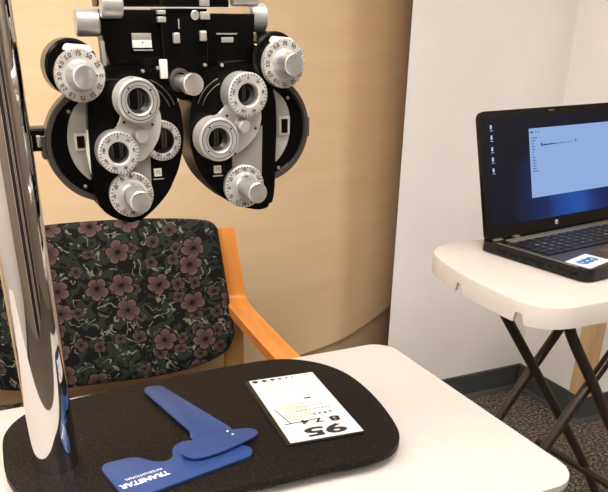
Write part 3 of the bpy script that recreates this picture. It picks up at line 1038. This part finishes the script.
for k, r in enumerate((0.0048, 0.0043, 0.0038, 0.0031, 0.0025, 0.0019, 0.0010)):
    lathe(bm, [(0, 0.0028), (r, 0.0028)], (-0.046 + 0.0165 * k - 0.0007 * k * k, 0.1, 0), 'z', 20)
box(bm, 0.012, 0.023, 0.018, 0.0215, 0.0026, 0.0029)
obj('print', bm, M['ink'], cd)
bm = nb()
for r in range(4):
    for k in range(26):
        if random.random() < 0.7:
            x = -0.044 + 0.0036 * k
            y = 0.084 - 0.008 * r
            box(bm, x, x + 0.0026, y, y + 0.0008, 0.0026, 0.00275)
obj('small_print', bm, simple('faint_print', (160, 156, 162), 0.6), cd)
bm = nb()
for r in range(7):
    for k in range(6):
        box(bm, -0.034 + 0.0068 * k, -0.034 + 0.0068 * k + 0.0045, -0.045 + 0.008 * r, -0.045 + 0.008 * r + 0.005, 0.0026, 0.00275)
obj('number_table', bm, simple('cream_print', (200, 190, 158), 0.6), cd)
bm = nb()
tube(bm, [(-0.046, -0.004, 0.003), (-0.036, -0.052, 0.003)], 0.0006, 6)
tube(bm, [(-0.046, -0.053, 0.003), (0.012, -0.050, 0.003)], 0.0005, 6)
obj('ruled_line', bm, M['ink'], cd)

# ------------------------------------------------------------------ side table with crossed legs
SZ = 0.87
SD = thing('side_table', 'small cream folding table with crossed brown legs, holding the laptop', 'table', (0.85, 0.865, 0))
outl = round_poly([(0.863, 0.864), (1.52, 0.864), (1.52, 1.298), (0.913, 1.298), (0.862, 1.10)], [0.085, 0.08, 0.08, 0.09, 0.12], 12)
# resample
def resample(pts, step):
    out = []
    L = len(pts)
    for i in range(L):
        a, b = Vector(pts[i]), Vector(pts[(i + 1) % L])
        n = max(1, int((b - a).length / step))
        for k in range(n):
            out.append(a + (b - a) * k / n)
    return out
outl = resample(outl, 0.004)
def notch(p):
    return p.x < 0.9 and (abs(p.y - 1.104) < 0.011 or abs(p.y - 0.922) < 0.010)
bm = nb()
rings = [[] for _ in range(6)]
cen = Vector((1.18, 1.08))
n = len(outl)
for i, p in enumerate(outl):
    t = (outl[(i + 1) % n] - outl[i - 1]).normalized()
    inn = Vector((-t.y, t.x))
    zb = -0.022 if notch(p) else -0.041
    for k, (d, z) in enumerate(((0.006, 0.0), (0.0015, -0.0018), (0.0, -0.006), (0.0, zb), (0.006, zb), (0.008, -0.012))):
        q = p + inn * d
        rings[k].append(bm.verts.new((q.x - 0.85, q.y - 0.865, SZ + z)))
for k in range(5):
    for i in range(n):
        bm.faces.new((rings[k][i], rings[k][(i + 1) % n], rings[k + 1][(i + 1) % n], rings[k + 1][i]))
bm.faces.new(rings[0]); bm.faces.new(rings[5])
obj('tabletop', bm, M['table2'], SD)


def leg(path, r=0.0108):
    bm = nb(); tube(bm, [(x - 0.84, y - 0.865, z) for x, y, z in smooth_path(path, 5)], r, 16)
    return obj('leg', bm, M['legs'], SD)
leg([(0.925, 1.12, 0.852), (1.00, 1.12, 0.757), (1.30, 1.12, 0.345), (1.40, 1.12, 0.19), (1.50, 1.12, 0.02)])
leg([(1.300, 1.135, 0.852), (1.187, 1.135, 0.698), (1.047, 1.135, 0.495), (0.74, 1.135, 0.02)])
leg([(0.985, 0.935, 0.852), (0.9935, 0.935, 0.80), (1.018, 0.935, 0.755), (1.134, 0.935, 0.59), (1.52, 0.935, 0.02)])
leg([(1.230, 0.95, 0.852), (1.14, 0.95, 0.71), (1.012, 0.95, 0.525), (0.70, 0.95, 0.02)])
bm = nb(); tube(bm, [(1.329 - 0.85, 1.27 - 0.865, 0.285), (1.35 - 0.85, 0.92 - 0.865, 0.285)], 0.0105, 16); obj('crossbar', bm, M['legs'], SD)
bm = nb(); lathe(bm, [(0, -0.004), (0.005, -0.003), (0.006, 0)], (1.175 - 0.85, 0.923 - 0.865, 0.53), 'y', 16); obj('pivot', bm, M['silver'], SD)

# ------------------------------------------------------------------ laptop
LW, LDp = 0.465, 0.260
LT = thing('laptop', 'open black laptop with blue screen on the cream side table', 'laptop', (1.005, 1.205, SZ), math.radians(8))
bm = nb(); prism(bm, [(a, b) for a, b in rrect(0, LW, -LDp, 0.012, (0.012, 0.012, 0.02, 0.02))], 0.003, 0.025, bev=0.004, seg=3); bs = obj('base', bm, M['lapblack'], LT)
bm = nb(); prism(bm, rrect(0.006, LW - 0.006, -LDp + 0.005, -0.045, 0.012), 0.0249, 0.0258); dk = obj('deck', bm, M['lapgrey'], LT)
for (x, y) in ((0.03, -0.02), (LW - 0.03, -0.02), (0.03, -LDp + 0.03), (LW - 0.03, -LDp + 0.03)):
    bm = nb(); lathe(bm, [(0, 0), (0.008, 0), (0.008, 0.004), (0, 0.004)], (x, y, 0), 'z', 16); obj('rubber_foot', bm, M['matte'], LT)
bm = nb(); box(bm, 0.035, LW - 0.03, -0.043, -0.022, 0.0248, 0.0268, 0.0006); obj('hinge_strip', bm, M['strip'], LT)
for (x0, x1) in ((0.010, 0.032), (0.070, 0.085)):
    bm = nb(); box(bm, x0, x1, -0.020, -0.010, 0.0255, 0.029, 0.0008); obj('hinge_cover', bm, M['strip'], LT)
bm = nb(); box(bm, 0.0035, 0.0065, -LDp + 0.03, -0.03, 0.0248, 0.0262, 0.0004); obj('edge_trim', bm, M['strip'], LT)
# side ports
for (y0, y1) in ((-0.06, -0.035), (-0.09, -0.068), (-0.112, -0.097), (-0.135, -0.118), (-0.158, -0.142), (-0.175, -0.168), (-0.235, -0.19)):
    bm = nb(); box(bm, -0.0006, 0.001, y0, y1, 0.010, 0.0165, 0.0003); obj('port', bm, M['matte'], bs)
bm = nb(); prism(bm, rrect(0.018, LW - 0.012, -0.150, -0.048, 0.004), 0.0257, 0.0264); kb = obj('keyboard', bm, M['matte'], LT)
kp = []
bm = nb(); box(bm, -0.0072, 0.0072, -0.0068, 0.0068, 0.0, 0.0024, 0.0011)
k0 = obj('key', bm, M['key'], kb)
first = True
for r in range(6):
    ncol = 17 if r < 5 else 13
    for c in range(ncol):
        o = k0 if first else k0.copy()
        if not first:
            COL.objects.link(o)
            o.parent = kb
        first = False
        wide = 1.0
        x = 0.030 + c * 0.0250
        if r == 5:
            if c == 4:
                wide = 4.6
                x = 0.030 + 5.5 * 0.0250
            elif c > 4:
                x = 0.030 + (c + 4) * 0.0250
        o.location = (x, -0.057 - r * 0.0172, 0.0264)
        o.scale = (1.55 if wide == 1 else wide * 1.55, 1.06, 1)
# key legends
bm = nb()
rows = ['`1234567890-=', 'QWERTYUIOP[]', 'ASDFGHJKL', 'ZXCVBNM']
for r, row in enumerate(rows):
    for c, chx in enumerate(row):
        text_into(bm, chx, 0.0075, Matrix.Translation((0.030 + (c + (0 if r == 0 else 1)) * 0.0250, -0.057 - (r + 1) * 0.0172 + 0.002, 0.0290)), 0)
for c in range(15):
    text_into(bm, 'f%d' % (c + 1) if c < 12 else 'x', 0.005, Matrix.Translation((0.030 + c * 0.0250, -0.057, 0.0290)), 0)
obj('legends', bm, M['white'], kb)
bm = nb(); prism(bm, rrect(0.135, 0.245, -0.252, -0.172, 0.004), 0.0257, 0.0262); obj('touchpad', bm, simple('touchpad', (92, 84, 78), 0.4, metal=0.3), LT)
bm = nb(); prism(bm, [(0.012, -0.195), (0.092, -0.180), (0.096, -0.236), (0.014, -0.250)], 0.0258, 0.0262); stk = obj('sticker', bm, M['sticker'], LT)
bm = nb()
for k in range(3):
    cx, cy = 0.036 + 0.0175 * k, -0.217 + 0.003 * k
    for a, b in ((0.0125, 0.0100), (0.0075, 0.0060)):
        o_, i_ = [], []
        for j in range(28):
            t = 2 * PI * j / 28
            o_.append(bm.verts.new((cx + a * math.cos(t), cy + a * 0.95 * math.sin(t), 0.0264 + k * 0.00003)))
            i_.append(bm.verts.new((cx + (a - 0.0036) * math.cos(t + 0.3), cy + (a - 0.0036) * 0.8 * math.sin(t + 0.3), 0.0264 + k * 0.00003)))
        for j in range(28):
            bm.faces.new((o_[j], o_[(j + 1) % 28], i_[(j + 1) % 28], i_[j]))
obj('emblem', bm, M['stblue'], stk)
# lid
LH = 0.262
ld = bpy.data.objects.new('lid', None)
bm = nb(); prism(bm, rrect(0, LW, 0, LH, (0.016, 0.016, 0.01, 0.01)), -0.004, 0.0045, 'y', 0.0018)
ld = obj('lid', bm, M['lapblack'], LT, True, (0, 0.0, 0.0235), (math.radians(-15), 0, 0))
def lidrect(name, x0, x1, z0, z1, y, m, par):
    bm = nb()
    v = [bm.verts.new(q) for q in ((x0, y, z0), (x1, y, z0), (x1, y, z1), (x0, y, z1))]
    bm.faces.new(v)
    r = bmesh.ops.extrude_face_region(bm, geom=bm.faces[:])
    for e in r['geom']:
        if isinstance(e, bmesh.types.BMVert):
            e.co.y += 0.0004
    return obj(name, bm, m, par, False)
scr = lidrect('screen', 0.014, LW - 0.014, 0.026, LH - 0.014, -0.0046, M['scr_desk'], ld)
# LCD contents
bm = nb(); box(bm, 0.146, 0.418, -0.0050, -0.0046, 0.074, 0.220); obj('window', bm, M['scr_win'], scr, False)
bm = nb()
box(bm, 0.148, 0.159, -0.0052, -0.0050, 0.2105, 0.2135)
for x in (0.166, 0.176):
    box(bm, x, x + 0.003, -0.0052, -0.0050, 0.2105, 0.2135)
for k in range(13):
    z = 0.199 - 0.0058 * k
    wd = 0.018 if k in (0, 12) else random.choice((0.006, 0.009, 0.012))
    box(bm, 0.153, 0.153 + wd, -0.0052, -0.0050, z, z + 0.0016)
for k in range(28):
    x = 0.182 + 0.0042 * k
    h = 0.0022 + 0.0015 * random.random() + (0.004 if k in (0, 27) else 0)
    box(bm, x, x + 0.0044, -0.0052, -0.0050, 0.182 + 0.0001 * k, 0.182 + h)
obj('screen_text', bm, M['scr_line'], scr, False)
bm = nb()
for k, z in enumerate((0.226, 0.205, 0.182, 0.161, 0.139)):
    box(bm, 0.030, 0.035, -0.0052, -0.0046, z, z + 0.008, 0.0)
    box(bm, 0.029, 0.037, -0.0052, -0.0046, z - 0.004, z - 0.0028, 0.0)
obj('desktop_icons', bm, M['scr_icon'], scr, False)
bm = nb(); lathe(bm, [(0, -0.0050), (0.0052, -0.0050), (0.0054, -0.0040)], (LW / 2 - 0.01, 0, 0.0135), 'y', 28); lg = obj('logo', bm, simple('logo_silver', (190, 196, 200), 0.3, metal=0.3), ld)
bm = nb(); text_into(bm, 'hp', 0.0085, Matrix.Translation((LW / 2 - 0.01, -0.0053, 0.0135)) @ Matrix.Rotation(PI / 2, 4, 'X'), 0.00005); obj('logo_letters', bm, M['lapblack'], lg)
bm = nb()
for x in (-0.006, 0.0, 0.007):
    lathe(bm, [(0, -0.0048), (0.0012, -0.0048), (0.0013, -0.0040)], (LW / 2 - 0.012 + x, 0, LH - 0.007), 'y', 12)
obj('webcam', bm, M['greyplate'], ld)
